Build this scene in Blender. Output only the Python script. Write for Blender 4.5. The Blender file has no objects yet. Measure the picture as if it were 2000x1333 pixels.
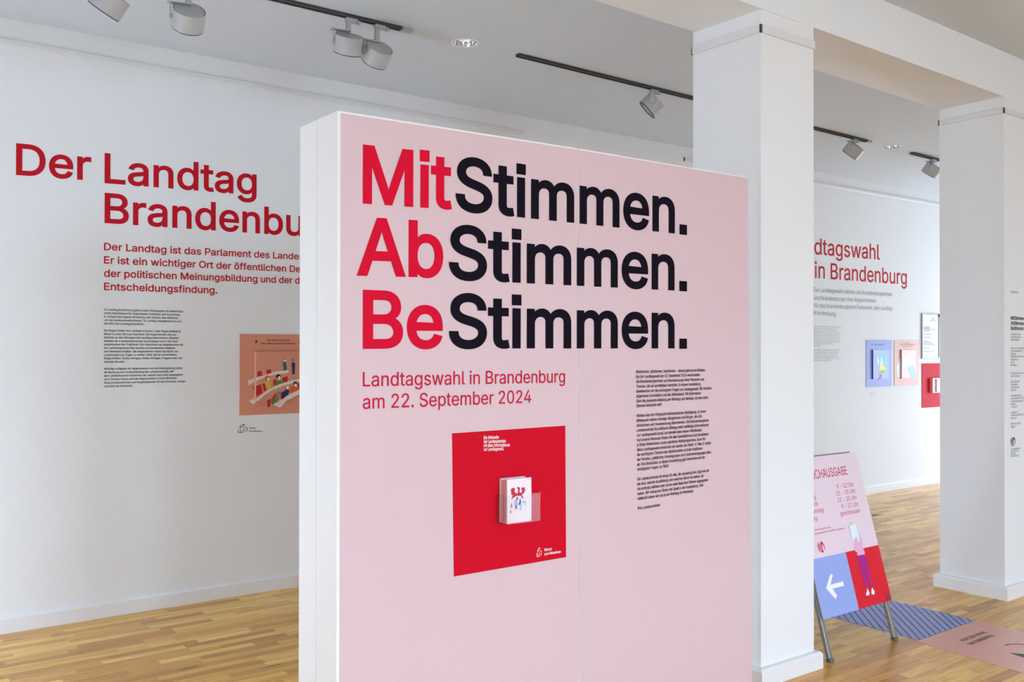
import bpy, bmesh, math, random, os
from mathutils import Vector, Matrix
from mathutils.geometry import tessellate_polygon, delaunay_2d_cdt
import numpy as np

random.seed(7)
S = bpy.context.scene
COL = S.collection

# ------------------------------------------------------------------ camera
F, YAW, PITCH, ROLL, EYE = 1836.6, 0.646253, 0.007758, 0.0019, 1.6
cy, sy, cp, sp = math.cos(YAW), math.sin(YAW), math.cos(PITCH), math.sin(PITCH)
fwd = Vector((sy*cp, cy*cp, sp)); right = Vector((cy, -sy, 0)); up = right.cross(fwd)
cr, sr = math.cos(ROLL), math.sin(ROLL)
right, up = (right*cr + up*sr), (up*cr - right*sr)
EYEP = Vector((0, 0, EYE))
cd = bpy.data.cameras.new('camera'); cam = bpy.data.objects.new('camera', cd); COL.objects.link(cam)
cam.matrix_world = Matrix(((right.x, up.x, -fwd.x, 0), (right.y, up.y, -fwd.y, 0), (right.z, up.z, -fwd.z, EYE), (0, 0, 0, 1)))
cd.sensor_width = 36; cd.lens = 36*F/2000; cd.clip_start = 0.05; cd.clip_end = 300
S.camera = cam

# ------------------------------------------------------------------ light: overcast daylight through the windows
SKY = 6.0
BACK_X, FRONT_Y, WALL_Y, LEFT_X, RIGHT_X = 0, -6.0, 5.92, -1.7, 13.2
WINDOWS = [(-0.12, 0.26), (1.05, 3.70), (8.60, 9.30)]
WZ = (0.30, 3.30)
SIDE_WINS = [(-2.0, -0.9, .5, 1.9), (4.05, 5.0, .05, 1.5)]   # y0, y1, z0, z1
ADDED_OPENING = (3.9, 5.2, .05, 2.1)  # opening added in the unseen right wall to brighten the back wall
world = bpy.data.worlds.new('overcast_sky'); S.world = world; world.use_nodes = True
nt = world.node_tree; nt.nodes.clear()
out = nt.nodes.new('ShaderNodeOutputWorld'); bg = nt.nodes.new('ShaderNodeBackground')
tc = nt.nodes.new('ShaderNodeTexCoord'); sx = nt.nodes.new('ShaderNodeSeparateXYZ'); rp = nt.nodes.new('ShaderNodeValToRGB')
rp.color_ramp.elements[0].position = 0.0; rp.color_ramp.elements[0].color = (.74, .93, 1.155, 1)
rp.color_ramp.elements[1].position = 0.9; rp.color_ramp.elements[1].color = (.86, 1.06, 1.32, 1)
nt.links.new(tc.outputs['Generated'], sx.inputs[0]); nt.links.new(sx.outputs['Z'], rp.inputs[0])
nt.links.new(rp.outputs[0], bg.inputs[0]); bg.inputs[1].default_value = SKY; nt.links.new(bg.outputs[0], out.inputs[0])

def portal(name, loc, rot, w, h):
    l = bpy.data.lights.new(name, 'AREA'); l.shape = 'RECTANGLE'; l.size = w; l.size_y = h; l.cycles.is_portal = True
    o = bpy.data.objects.new(name, l); o.location = loc; o.rotation_euler = rot; COL.objects.link(o)
for a, b in WINDOWS:
    portal('window_portal', ((a+b)/2, FRONT_Y-.02, sum(WZ)/2), (math.radians(90), 0, 0), b-a, WZ[1]-WZ[0])
for SIDE_WIN in SIDE_WINS:
    portal('window_portal', (LEFT_X-.02, sum(SIDE_WIN[:2])/2, sum(SIDE_WIN[2:])/2), (math.radians(90), 0, math.radians(-90)), SIDE_WIN[1]-SIDE_WIN[0], SIDE_WIN[3]-SIDE_WIN[2])

portal('added_opening_portal', (RIGHT_X+.02, sum(ADDED_OPENING[:2])/2, sum(ADDED_OPENING[2:])/2), (math.radians(90), 0, math.radians(90)), ADDED_OPENING[1]-ADDED_OPENING[0], ADDED_OPENING[3]-ADDED_OPENING[2])

S.view_settings.view_transform = 'Standard'; S.view_settings.look = 'None'
S.view_settings.exposure = 1.70; S.view_settings.gamma = 1.0; S.view_settings.use_curve_mapping = False
S.cycles.max_bounces = 10; S.cycles.diffuse_bounces = 8; S.cycles.use_denoising = True
S.cycles.sample_clamp_indirect = 8.0

# ------------------------------------------------------------------ materials
def lin(c):
    return tuple((v/12.92 if v <= .04045 else ((v+.055)/1.055)**2.4) for v in c)
MATS = {}
def mat(name, rgb, rough=.6, noise=.03, scale=30, bump=0.0, metal=0, spec=.5, coat=0, bscale=None):
    """rgb are display values 0..255; a faint noise varies the colour"""
    if name in MATS: return MATS[name]
    m = bpy.data.materials.new(name); m.use_nodes = True; n = m.node_tree; b = n.nodes['Principled BSDF']
    c = lin([v/255 for v in rgb])
    b.inputs['Roughness'].default_value = rough; b.inputs['Metallic'].default_value = metal
    b.inputs['Specular IOR Level'].default_value = spec; b.inputs['Coat Weight'].default_value = coat
    t = n.nodes.new('ShaderNodeTexCoord'); no = n.nodes.new('ShaderNodeTexNoise'); no.inputs['Scale'].default_value = scale
    no.inputs['Detail'].default_value = 4
    mx = n.nodes.new('ShaderNodeMix'); mx.data_type = 'RGBA'
    mx.inputs['A'].default_value = tuple(v*(1-noise) for v in c)+(1,); mx.inputs['B'].default_value = tuple(min(1, v*(1+noise)) for v in c)+(1,)
    n.links.new(t.outputs['Object'], no.inputs['Vector']); n.links.new(no.outputs['Fac'], mx.inputs['Factor']); n.links.new(mx.outputs['Result'], b.inputs['Base Color'])
    if bump:
        n2 = n.nodes.new('ShaderNodeTexNoise'); n2.inputs['Scale'].default_value = bscale or scale*6; n2.inputs['Detail'].default_value = 3
        bp = n.nodes.new('ShaderNodeBump'); bp.inputs['Strength'].default_value = bump; bp.inputs['Distance'].default_value = .004
        n.links.new(t.outputs['Object'], n2.inputs['Vector']); n.links.new(n2.outputs['Fac'], bp.inputs['Height']); n.links.new(bp.outputs[0], b.inputs['Normal'])
    MATS[name] = m; return m

M_WALL = mat('wall_paint', (231, 233, 236), .85, .012, 4, .10, bscale=160)
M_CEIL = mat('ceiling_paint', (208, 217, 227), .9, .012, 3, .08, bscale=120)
M_TRIM = mat('trim_paint', (232, 232, 234), .5, .01, 8)
M_RAIL = mat('rail_paint', (222, 223, 226), .45, .01, 8)
M_BOARD = mat('white_laminate', (236, 236, 238), .4, .01, 6)
M_PINK = mat('pink_print', (214, 187, 193), .42, .012, 5, spec=.5)
M_RED = mat('red_print', (202, 6, 36), .6, .02, 8, spec=.1)
M_REDT = mat('red_lettering', (212, 10, 50), .6, .02, 8, spec=.08)
M_DRED = mat('dark_red_lettering', (190, 8, 32), .55, .02, 8, spec=.15)
M_NAVY = mat('navy_lettering', (14, 6, 22), .6, .02, 8, spec=.1)
M_BLK = mat('grey_lettering', (52, 50, 54), .6, .02, 8)
M_GREY = mat('light_grey_lettering', (150, 150, 152), .6, .02, 8)
M_WHT = mat('white_ink', (245, 240, 242), .5, .01, 8)
M_DARK = mat('dark_gap', (35, 35, 37), .6, .05, 20)
M_TRACK = mat('black_track', (70, 70, 72), .5, .05, 20)
M_LAMP = mat('lamp_housing', (178, 178, 180), .45, .01, 10)
M_LAMPD = mat('lamp_black_ring', (22, 22, 24), .4, .05, 20)
M_CHROME = mat('reflector_metal', (235, 235, 238), .08, .02, 20, metal=1)
M_ALU = mat('brushed_aluminium', (165, 167, 165), .35, .06, 60, metal=.8)
M_SIGNP = mat('pale_pink_print', (232, 212, 224), .45, .01, 8)
M_SIGNR = mat('sign_red_print', (222, 0, 40), .45, .02, 8)
M_SIGNB = mat('blue_print', (150, 170, 232), .45, .015, 8)
M_SALMON = mat('salmon_print', (214, 142, 116), .5, .02, 8)
M_PEACH = mat('peach_print', (210, 156, 138), .5, .02, 8)
M_PERI = mat('periwinkle_print', (130, 144, 208), .5, .02, 8)
M_PERID = mat('navy_panel_edge', (36, 42, 110), .5, .02, 8)
M_FBLUE = mat('floor_blue_vinyl', (142, 156, 222), .42, .02, 12)
M_FPINK = mat('floor_pink_vinyl', (228, 170, 156), .42, .02, 12)
M_FLINE = mat('floor_line_vinyl', (48, 52, 92), .5, .02, 12)

def wood(name):
    m = bpy.data.materials.new(name); m.use_nodes = True; n = m.node_tree; b = n.nodes['Principled BSDF']
    at = n.nodes.new('ShaderNodeAttribute'); at.attribute_name = 'tone'
    g = n.nodes.new('ShaderNodeNewGeometry'); mp = n.nodes.new('ShaderNodeMapping'); mp.inputs['Scale'].default_value = (3.0, 46, 1)
    ad = n.nodes.new('ShaderNodeVectorMath'); ad.operation = 'ADD'
    sc = n.nodes.new('ShaderNodeVectorMath'); sc.operation = 'SCALE'; sc.inputs['Scale'].default_value = 37
    n.links.new(at.outputs['Color'], sc.inputs[0]); n.links.new(g.outputs['Position'], ad.inputs[0]); n.links.new(sc.outputs[0], ad.inputs[1])
    n.links.new(ad.outputs[0], mp.inputs['Vector'])
    no = n.nodes.new('ShaderNodeTexNoise'); no.inputs['Scale'].default_value = 1; no.inputs['Detail'].default_value = 5; no.inputs['Distortion'].default_value = .6
    n.links.new(mp.outputs[0], no.inputs['Vector'])
    r = n.nodes.new('ShaderNodeValToRGB'); e = r.color_ramp.elements
    e[0].position = 0; e[0].color = lin((.76, .52, .20))+(1,)
    e[1].position = 1; e[1].color = lin((.97, .79, .40))+(1,)
    for p, c in ((.25, (.85, .61, .26)), (.5, (.89, .67, .30)), (.75, (.93, .73, .35))):
        x = e.new(p); x.color = lin(c)+(1,)
    n.links.new(at.outputs['Fac'], r.inputs[0])
    mr = n.nodes.new('ShaderNodeMapRange'); mr.inputs['From Min'].default_value = .3; mr.inputs['From Max'].default_value = .7
    mr.inputs['To Min'].default_value = .74; mr.inputs['To Max'].default_value = 1.14
    n.links.new(no.outputs['Fac'], mr.inputs[0])
    # dark knots here and there
    kn = n.nodes.new('ShaderNodeTexVoronoi'); kn.inputs['Scale'].default_value = 1; km = n.nodes.new('ShaderNodeMapping'); km.inputs['Scale'].default_value = (1.6, 5.5, 1)
    n.links.new(g.outputs['Position'], km.inputs['Vector']); n.links.new(km.outputs[0], kn.inputs['Vector'])
    kr = n.nodes.new('ShaderNodeMapRange'); kr.inputs['From Min'].default_value = .03; kr.inputs['From Max'].default_value = .14; kr.inputs['To Min'].default_value = .55; kr.inputs['To Max'].default_value = 1
    n.links.new(kn.outputs['Distance'], kr.inputs[0])
    mul = n.nodes.new('ShaderNodeMath'); mul.operation = 'MULTIPLY'; n.links.new(mr.outputs[0], mul.inputs[0]); n.links.new(kr.outputs[0], mul.inputs[1])
    mx = n.nodes.new('ShaderNodeVectorMath'); mx.operation = 'SCALE'; n.links.new(r.outputs[0], mx.inputs[0]); n.links.new(mul.outputs[0], mx.inputs['Scale'])
    n.links.new(mx.outputs[0], b.inputs['Base Color'])
    b.inputs['Roughness'].default_value = .27; b.inputs['Specular IOR Level'].default_value = .5
    bp = n.nodes.new('ShaderNodeBump'); bp.inputs['Strength'].default_value = .12; bp.inputs['Distance'].default_value = .002
    n.links.new(no.outputs['Fac'], bp.inputs['Height']); n.links.new(bp.outputs[0], b.inputs['Normal'])
    return m
M_WOOD = wood('parquet_wood')

def acrylic():
    m = bpy.data.materials.new('clear_acrylic'); m.use_nodes = True; n = m.node_tree; n.nodes.clear()
    o = n.nodes.new('ShaderNodeOutputMaterial'); t = n.nodes.new('ShaderNodeBsdfTransparent'); g = n.nodes.new('ShaderNodeBsdfGlossy'); x = n.nodes.new('ShaderNodeMixShader'); 
    t.inputs[0].default_value = (.96, .95, .96, 1); g.inputs['Roughness'].default_value = .05; x.inputs[0].default_value = .03
    n.links.new(t.outputs[0], x.inputs[1]); n.links.new(g.outputs[0], x.inputs[2]); n.links.new(x.outputs[0], o.inputs[0])
    return m
M_ACR = acrylic()

# ------------------------------------------------------------------ object helpers
def origin(parent):
    o = Vector((0, 0, 0))
    while parent is not None: o += parent.location; parent = parent.parent
    return o
def mesh_obj(name, verts, faces, m, parent=None, smooth=False, loc=None, mats=None, fmi=None):
    """verts in world coordinates; stored relative to the parent's origin / own location"""
    base = origin(parent)
    l = Vector(loc) - base if loc is not None else (Vector((0, 0, 0)))
    me = bpy.data.meshes.new(name); ofs = base + l
    me.from_pydata([tuple(Vector(v)-ofs) for v in verts], [], faces)
    for mm in (mats or [m]): me.materials.append(mm)
    if fmi: me.polygons.foreach_set('material_index', fmi)
    if smooth: me.polygons.foreach_set('use_smooth', [True]*len(me.polygons))
    o = bpy.data.objects.new(name, me); o.location = l; COL.objects.link(o)
    if parent is not None: o.parent = parent
    return o
def empty(name, loc, label=None, cat=None, group=None):
    o = bpy.data.objects.new(name, None); o.location = loc; o.empty_display_size = .1; COL.objects.link(o)
    return tag(o, label, cat, group)
def tag(o, label=None, cat=None, group=None, kind=None):
    if label: o['label'] = label
    if cat: o['category'] = cat
    if group: o['group'] = group
    if kind: o['kind'] = kind
    return o
class MB:
    def __init__(s): s.v = []; s.f = []
    def add(s, v, f):
        n = len(s.v); s.v += [Vector(p) for p in v]; s.f += [[i+n for i in q] for q in f]; return s
    def box(s, x0, x1, y0, y1, z0, z1):
        return s.add([(x, y, z) for z in (z0, z1) for y in (y0, y1) for x in (x0, x1)],
                     [(0, 2, 3, 1), (4, 5, 7, 6), (0, 1, 5, 4), (2, 6, 7, 3), (0, 4, 6, 2), (1, 3, 7, 5)])
    def hexa(s, p):   # 8 points, order as box
        return s.add(p, [(0, 2, 3, 1), (4, 5, 7, 6), (0, 1, 5, 4), (2, 6, 7, 3), (0, 4, 6, 2), (1, 3, 7, 5)])
    def obox(s, c, ax, ay, az, hx, hy, hz):
        c = Vector(c)
        return s.hexa([c+ax*(hx*i)+ay*(hy*j)+az*(hz*k) for k in (-1, 1) for j in (-1, 1) for i in (-1, 1)])
    def lathe(s, c, ax, prof, n=32, closed=False):
        """prof: list of (radius, height along ax)"""
        ax = Vector(ax).normalized(); t = Vector((0, 0, 1)) if abs(ax.z) < .9 else Vector((1, 0, 0))
        u = ax.cross(t).normalized(); w = ax.cross(u); c = Vector(c); v = []; f = []
        for r, h in prof:
            for i in range(n):
                a = 2*math.pi*i/n; v.append(c+ax*h+(u*math.cos(a)+w*math.sin(a))*r)
        k = len(prof)
        for j in range(k-1 if not closed else k):
            j2 = (j+1) % k
            for i in range(n):
                i2 = (i+1) % n; f.append((j*n+i, j*n+i2, j2*n+i2, j2*n+i))
        if not closed:
            f.append(tuple(range(n))[::-1]); f.append(tuple((k-1)*n+i for i in range(n)))
        return s.add(v, f)
    def obj(s, name, m, parent=None, **k): return mesh_obj(name, s.v, s.f, m, parent, **k)
def bevel(o, w, seg=2):
    b = o.modifiers.new('bevel', 'BEVEL'); b.width = w; b.segments = seg; b.limit_method = 'ANGLE'; return o

# real planes on which print is laid out; px() reads a measured image point as a place on that plane
class Plane:
    def __init__(s, o, u, v): s.o, s.u, s.v = Vector(o), Vector(u).normalized(), Vector(v).normalized(); s.n = s.u.cross(s.v)
    def px(s, x, y):
        d = fwd + right*((x-1000)/F) - up*((y-666.5)/F)
        p = EYEP + d*((s.o-EYEP).dot(s.n)/d.dot(s.n)); return ((p-s.o).dot(s.u), (p-s.o).dot(s.v))
    def pt(s, a, b, off=0.0): return s.o + s.u*a + s.v*b + s.n*off
def vplane(y): return Plane((0, y, 0), (1, 0, 0), (0, 0, 1))

# ------------------------------------------------------------------ lettering
FONT = None
try:
    fp = os.path.join(bpy.utils.system_resource('DATAFILES'), 'fonts', 'Inter.woff2')
    if os.path.exists(fp): FONT = bpy.data.fonts.load(fp)
except Exception: FONT = None
_tc = {}
def area2(l): return sum(l[i-1][0]*l[i][1]-l[i][0]*l[i-1][1] for i in range(len(l)))
def spread(l, d, sg):
    out = []; n = len(l)
    for i in range(n):
        p, q, r = l[i-1], l[i], l[(i+1) % n]
        ax, ay, bx, by = q[0]-p[0], q[1]-p[1], r[0]-q[0], r[1]-q[1]
        la, lb = math.hypot(ax, ay), math.hypot(bx, by)
        n1 = (ay/la*sg, -ax/la*sg); n2 = (by/lb*sg, -bx/lb*sg)
        k = 1+n1[0]*n2[0]+n1[1]*n2[1]; k = max(k, .35)
        out.append((q[0]+(n1[0]+n2[0])*d/k, q[1]+(n1[1]+n2[1])*d/k))
    return out
def fill(loops):
    """triangles of the non-zero winding area of overlapping outlines"""
    pts = [Vector(p) for l in loops for p in l]; ed = []; n = 0
    for l in loops: ed += [(n+i, n+(i+1) % len(l)) for i in range(len(l))]; n += len(l)
    v, _, f, *_r = delaunay_2d_cdt(pts, ed, [], 0, 1e-6)
    A = np.array([p for l in loops for p in l]); B = np.array([l[(i+1) % len(l)] for l in loops for i in range(len(l))])
    V2 = np.array([(p.x, p.y) for p in v]); T = np.array(f); c = V2[T].mean(axis=1)
    y = c[:, 1:2]; upw = (A[:, 1] <= y) & (B[:, 1] > y); dnw = (A[:, 1] > y) & (B[:, 1] <= y)
    with np.errstate(divide='ignore', invalid='ignore'):
        xi = A[:, 0]+(y-A[:, 1])/(B[:, 1]-A[:, 1])*(B[:, 0]-A[:, 0])
    w = ((upw & (xi > c[:, :1])).sum(1)-(dnw & (xi > c[:, :1])).sum(1))
    return [tuple(p) for p in V2], [tuple(int(i) for i in t) for t, k in zip(f, w) if k]
def glyphs(s, bold=0.0, res=3):
    k = (s, bold, res)
    if k in _tc: return _tc[k]
    c = bpy.data.curves.new('t', 'FONT'); c.body = s; c.size = 1; c.resolution_u = res; c.fill_mode = 'NONE'
    if FONT: c.font = FONT
    o = bpy.data.objects.new('t', c); me = bpy.data.meshes.new_from_object(o)
    co = [(p.co.x, p.co.y) for p in me.vertices]; loops = []; cur = []
    for e in me.edges:
        i, j = e.vertices
        cur.append(co[i])
        if j < i: loops.append(cur); cur = []
    bpy.data.objects.remove(o); bpy.data.meshes.remove(me); bpy.data.curves.remove(c)
    L = []
    for l in loops:
        q = [p for i, p in enumerate(l) if math.hypot(p[0]-l[i-1][0], p[1]-l[i-1][1]) > 1e-5]
        if len(q) < 3: continue
        bx0, bx1 = min(p[0] for p in q), max(p[0] for p in q); by0, by1 = min(p[1] for p in q), max(p[1] for p in q); w_, h_ = bx1-bx0, by1-by0
        if h_ < .2 and .9 < w_/h_ < 1.1 and .72 < abs(area2(q))/2/(w_*h_) < .83:   # square dots
            sq = [(bx0+.05*w_, by0), (bx1-.05*w_, by0), (bx1-.05*w_, by1-.04*h_), (bx0+.05*w_, by1-.04*h_)]
            q = sq if area2(q) > 0 else sq[::-1]
        L.append(q)
    L = [(min(p[0] for p in l), max(p[0] for p in l), l) for l in L]; L.sort(key=lambda t: t[0])
    groups = []
    for t in L:
        if groups and t[0] < groups[-1][0]: groups[-1][0] = max(groups[-1][0], t[1]); groups[-1][1].append(t[2])
        else: groups.append([t[1], [t[2]]])
    v, f = [], []
    for _, g in groups:
        sg = 1 if area2(max(g, key=lambda l: abs(area2(l)))) > 0 else -1
        if bold: g = [spread(l, bold, sg) for l in g]
        a, b = fill(g); n = len(v); v += a; f += [tuple(i+n for i in q) for q in b]
    _tc[k] = (v, f); return v, f
_cap = None
def capheight():
    global _cap
    if _cap is None: v, _ = glyphs('H'); _cap = max(p[1] for p in v)
    return _cap
class Print:
    """collects flat print on a plane"""
    def __init__(s, plane, off=.0012): s.p = plane; s.v = []; s.f = []; s.off = off
    def line(s, text, a, b, cap, bold=0.0, res=3, fit=True, flipn=False):
        s.cut = getattr(s, 'cut', []) + [len(s.f)]
        """a, b: (u, v) of the baseline's left and right end; cap height in metres. fit=False: keep natural width, b gives direction only"""
        v, f = glyphs(text, bold, res)
        x0 = min(p[0] for p in v); x1 = max(p[0] for p in v); ky = cap/(capheight()+2*bold); yb = bold
        kx = (b[0]-a[0])/(x1-x0) if fit else ky
        sl = (b[1]-a[1])/(b[0]-a[0]); n = len(s.v)
        for x, y in v:
            uu = a[0]+(x-x0)*kx; s.v.append(s.p.pt(uu, a[1]+(uu-a[0])*sl+(y+yb)*ky, s.off))
        s.f += [tuple(i+n for i in q) for q in f]; return s
    def poly(s, pts, off=0):
        t = tessellate_polygon([[Vector((q[0], q[1], 0)) for q in pts]]); n = len(s.v)
        s.v += [s.p.pt(q[0], q[1], s.off+off) for q in pts]; s.f += [tuple(i+n for i in q) for q in t]; return s
    def lines(s, name, m, parent=None):
        """an Empty with one child per line of text"""
        ends = s.cut[1:]+[len(s.f)]; vall, fall = s.v, s.f
        c = vall[0]; e = bpy.data.objects.new(name, None); e.empty_display_size = .05; COL.objects.link(e)
        if parent is not None: e.parent = parent; e.location = c-origin(parent)
        else: e.location = c
        for a, b in zip(s.cut, ends):
            idx = sorted({i for q in fall[a:b] for i in q}); mp_ = {k: j for j, k in enumerate(idx)}
            s.v = [vall[i] for i in idx]; s.f = [tuple(mp_[i] for i in q) for q in fall[a:b]]
            s.obj('text_line', m, e)
        s.v, s.f = vall, fall; return e
    def obj(s, name, m, parent=None): 
        # make every face look along the plane's print side
        n = s.p.n; ff = []
        for q in s.f:
            a, b, c = s.v[q[0]], s.v[q[1]], s.v[q[2]]
            ff.append(q if (b-a).cross(c-a).dot(n)*(1 if s.off > 0 else -1) > 0 else q[::-1])
        return mesh_obj(name, s.v, ff, m, parent)
def ellipse(cx, cy_, rx, ry, n=14): return [(cx+rx*math.cos(6.28318*i/n), cy_+ry*math.sin(6.28318*i/n)) for i in range(n)]
def stroke(pts, w):
    """polyline to quads"""
    out = []
    for (x0, y0), (x1, y1) in zip(pts, pts[1:]):
        L = math.hypot(x1-x0, y1-y0) or 1; nx, ny = -(y1-y0)/L*w/2, (x1-x0)/L*w/2
        out.append([(x0+nx, y0+ny), (x1+nx, y1+ny), (x1-nx, y1-ny), (x0-nx, y0-ny)])
    return out
def clip(poly, x0, x1, y0, y1):
    for ax, lim, sg in ((0, x0, 1), (0, x1, -1), (1, y0, 1), (1, y1, -1)):
        res = []
        for i in range(len(poly)):
            p, q = poly[i-1], poly[i]; dp, dq = (p[ax]-lim)*sg, (q[ax]-lim)*sg
            if dp >= 0: res.append(p)
            if (dp >= 0) != (dq >= 0):
                t = dp/(dp-dq); res.append((p[0]+(q[0]-p[0])*t, p[1]+(q[1]-p[1])*t))
        poly = res
        if len(poly) < 3: return []
    return poly

# ------------------------------------------------------------------ the room
CE_B, CE_F = 3.45, 3.51
def beam_y(x): return 2.861 + .0216*(x-4.07)
def struct(o): o['kind'] = 'structure'; return o
w = MB().box(LEFT_X-.3, RIGHT_X+.3, WALL_Y, WALL_Y+.3, -.05, 3.8)
wall_back = struct(w.obj('wall_back', M_WALL)); 
def holed(name, x0, x1, z0, z1, holes, put):
    """wall with rectangular openings, put(a, b, z0, z1) adds a box"""
    mb = MB(); c = x0
    for a, b, *zz in holes:
        lo, hi = zz or WZ
        put(mb, c, a, z0, z1); put(mb, a, b, z0, lo); put(mb, a, b, hi, z1); c = b
    put(mb, c, x1, z0, z1); return struct(mb.obj(name, M_WALL))
holed('wall_front', LEFT_X-.3, RIGHT_X+.3, -.05, 3.8, WINDOWS, lambda m, a, b, c, d: m.box(a, b, FRONT_Y-.3, FRONT_Y, c, d))
holed('wall_left', FRONT_Y, WALL_Y, -.05, 3.8, SIDE_WINS, lambda m, a, b, c, d: m.box(LEFT_X-.3, LEFT_X, a, b, c, d))
holed('wall_right', FRONT_Y, WALL_Y, -.05, 3.8, [ADDED_OPENING], lambda m, a, b, c, d: m.box(RIGHT_X, RIGHT_X+.3, a, b, c, d))
for i, (a, b) in enumerate(WINDOWS):
    mb = MB(); y0, y1, t = FRONT_Y-.20, FRONT_Y-.14, .05
    mb.box(a, a+t, y0, y1, WZ[0], WZ[1]).box(b-t, b, y0, y1, WZ[0], WZ[1]).box(a+t, b-t, y0, y1, WZ[0], WZ[0]+t).box(a+t, b-t, y0, y1, WZ[1]-t, WZ[1])
    struct(mb.obj('window_%d' % (i+1), M_TRIM))
for i, (a, b, *WZ) in enumerate(SIDE_WINS):
    x0, x1, t = LEFT_X-.20, LEFT_X-.14, .05
    struct(MB().box(x0, x1, a, a+t, WZ[0], WZ[1]).box(x0, x1, b-t, b, WZ[0], WZ[1]).box(x0, x1, a+t, b-t, WZ[0], WZ[0]+t).box(x0, x1, a+t, b-t, WZ[1]-t, WZ[1]).obj('window_%d' % (len(WINDOWS)+1+i), M_TRIM))

# ceiling of the rear bay, with two round openings for the downlights
DL = [(3.190, 4.705, .079), (7.935, 4.765, .080)]
outer = [Vector((LEFT_X, 3.0, 0)), Vector((RIGHT_X, 3.0, 0)), Vector((RIGHT_X, WALL_Y, 0)), Vector((LEFT_X, WALL_Y, 0))]
loops = [outer]; 
for x, y, r in DL: loops.append([Vector((x+r*math.cos(-6.28318*i/24), y+r*math.sin(-6.28318*i/24), 0)) for i in range(24)])
tri = tessellate_polygon(loops); vs = [p for l in loops for p in l]
ff = []
for q in tri:
    a, b, c = (vs[i] for i in q); ff.append(q if (b-a).cross(c-a).z < 0 else q[::-1])
cv = [(p.x, p.y, CE_B) for p in vs]
mb = MB().add(cv, ff); mb.box(LEFT_X, RIGHT_X, FRONT_Y, 3.05, CE_F, CE_F+.2); mb.box(LEFT_X, RIGHT_X, 3.05, WALL_Y, CE_B+.2, CE_B+.26)
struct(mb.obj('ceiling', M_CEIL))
bx = [LEFT_X, RIGHT_X]
p = [(x, beam_y(x)+d, z) for z in (3.222, 3.72) for d in (0, .42) for x in bx]
beam = struct(MB().hexa(p).obj('trim_beam', mat('beam_paint', (230, 234, 239), .85, .012, 4, .10, bscale=160)))

# skirting of the back wall
mb = MB(); prof = [(0, 0), (0, .088), (-.009, .088), (-.018, .078), (-.018, 0)]
v = [(x, WALL_Y+a, b) for x in (LEFT_X, RIGHT_X) for a, b in prof]; n = 5
mb.add(v, [(i, (i+1) % n, n+(i+1) % n, n+i) for i in range(n)]+[tuple(range(n))[::-1], tuple(range(n, 2*n))])
struct(mb.obj('baseboard_back', M_TRIM))
# outside ground seen by the windows only
struct(MB().box(-60, 60, -90, FRONT_Y-.35, -1.1, -1.0).obj('ground', mat('pavement', (150, 150, 146), .9, .1, 2)))

# ------------------------------------------------------------------ parquet floor, every strip real
floor = struct(MB().box(LEFT_X-.3, RIGHT_X+.3, FRONT_Y-.3, WALL_Y+.3, -.06, -.012).obj('floor', mat('floor_joint', (78, 50, 28), .8, .1, 20)))
BW = .058
boards = []
yy = WALL_Y-.004; row = 0
while yy > FRONT_Y:
    x = LEFT_X - random.random()*.5
    while x < RIGHT_X:
        L = random.choice((.30, .36, .42, .45, .5, .56, .62)); boards.append((max(x, LEFT_X), min(x+L, RIGHT_X), yy-BW, yy, random.random())); x += L
    yy -= BW
def proj(x, y, z=0):
    d = Vector((x, y, z))-EYEP; w_ = d.dot(fwd)
    if w_ < .2: return None
    return (1000+F*d.dot(right)/w_, 666.5-F*d.dot(up)/w_)
def vis(b):
    c = proj((b[0]+b[1])/2, (b[2]+b[3])/2)
    if c is None or not (-60 < c[0] < 2060 and 900 < c[1] < 1350): return 0
    if 560 < c[0] < 1495: return 0
    if 1495 <= c[0] < 1600 and c[1] < 1306: return 0
    if 1828 < c[0] and c[1] < 1140: return 0
    q = [proj(X, Y) for X, Y in ((b[0], b[2]), (b[1], b[2]), (b[1], b[3]), (b[0], b[3]))]
    if None in q: return 0
    return abs(sum(q[i-1][0]*q[i][1]-q[i][0]*q[i-1][1] for i in range(4)))/2
rank = sorted(range(len(boards)), key=lambda i: -vis(boards[i]))
single = set(i for i in rank[:300] if vis(boards[i]) > 0)
def board_mesh(name, bs, loc):
    v, f, tones = [], [], []
    g = .0004
    for x0, x1, y0, y1, t in bs:
        n = len(v); h = 0.0 - .0006*((t*7.3) % 1)
        v += [(x0+g, y0+g, -.012), (x1-g, y0+g, -.012), (x1-g, y1-g, -.012), (x0+g, y1-g, -.012)]
        v += [(x0+g, y0+g, h), (x1-g, y0+g, h), (x1-g, y1-g, h), (x0+g, y1-g, h)]
        f += [tuple(n+i for i in q) for q in ((4, 5, 6, 7), (0, 1, 5, 4), (1, 2, 6, 5), (2, 3, 7, 6), (3, 0, 4, 7))]; tones += [t]*5
    me = bpy.data.meshes.new(name); me.from_pydata([(a-loc[0], b-loc[1], c-loc[2]) for a, b, c in v], [], f); me.materials.append(M_WOOD)
    at = me.attributes.new('tone', 'FLOAT', 'FACE'); at.data.foreach_set('value', tones)
    o = bpy.data.objects.new(name, me); o.location = loc; COL.objects.link(o); o.parent = floor; return o
rest = board_mesh('floor_boards', [b for i, b in enumerate(boards) if i not in single], (0, 0, 0)); rest['kind'] = 'stuff'
for i in sorted(single):
    b = boards[i]; board_mesh('floor_board', [b], ((b[0]+b[1])/2, (b[2]+b[3])/2, 0))

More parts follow.
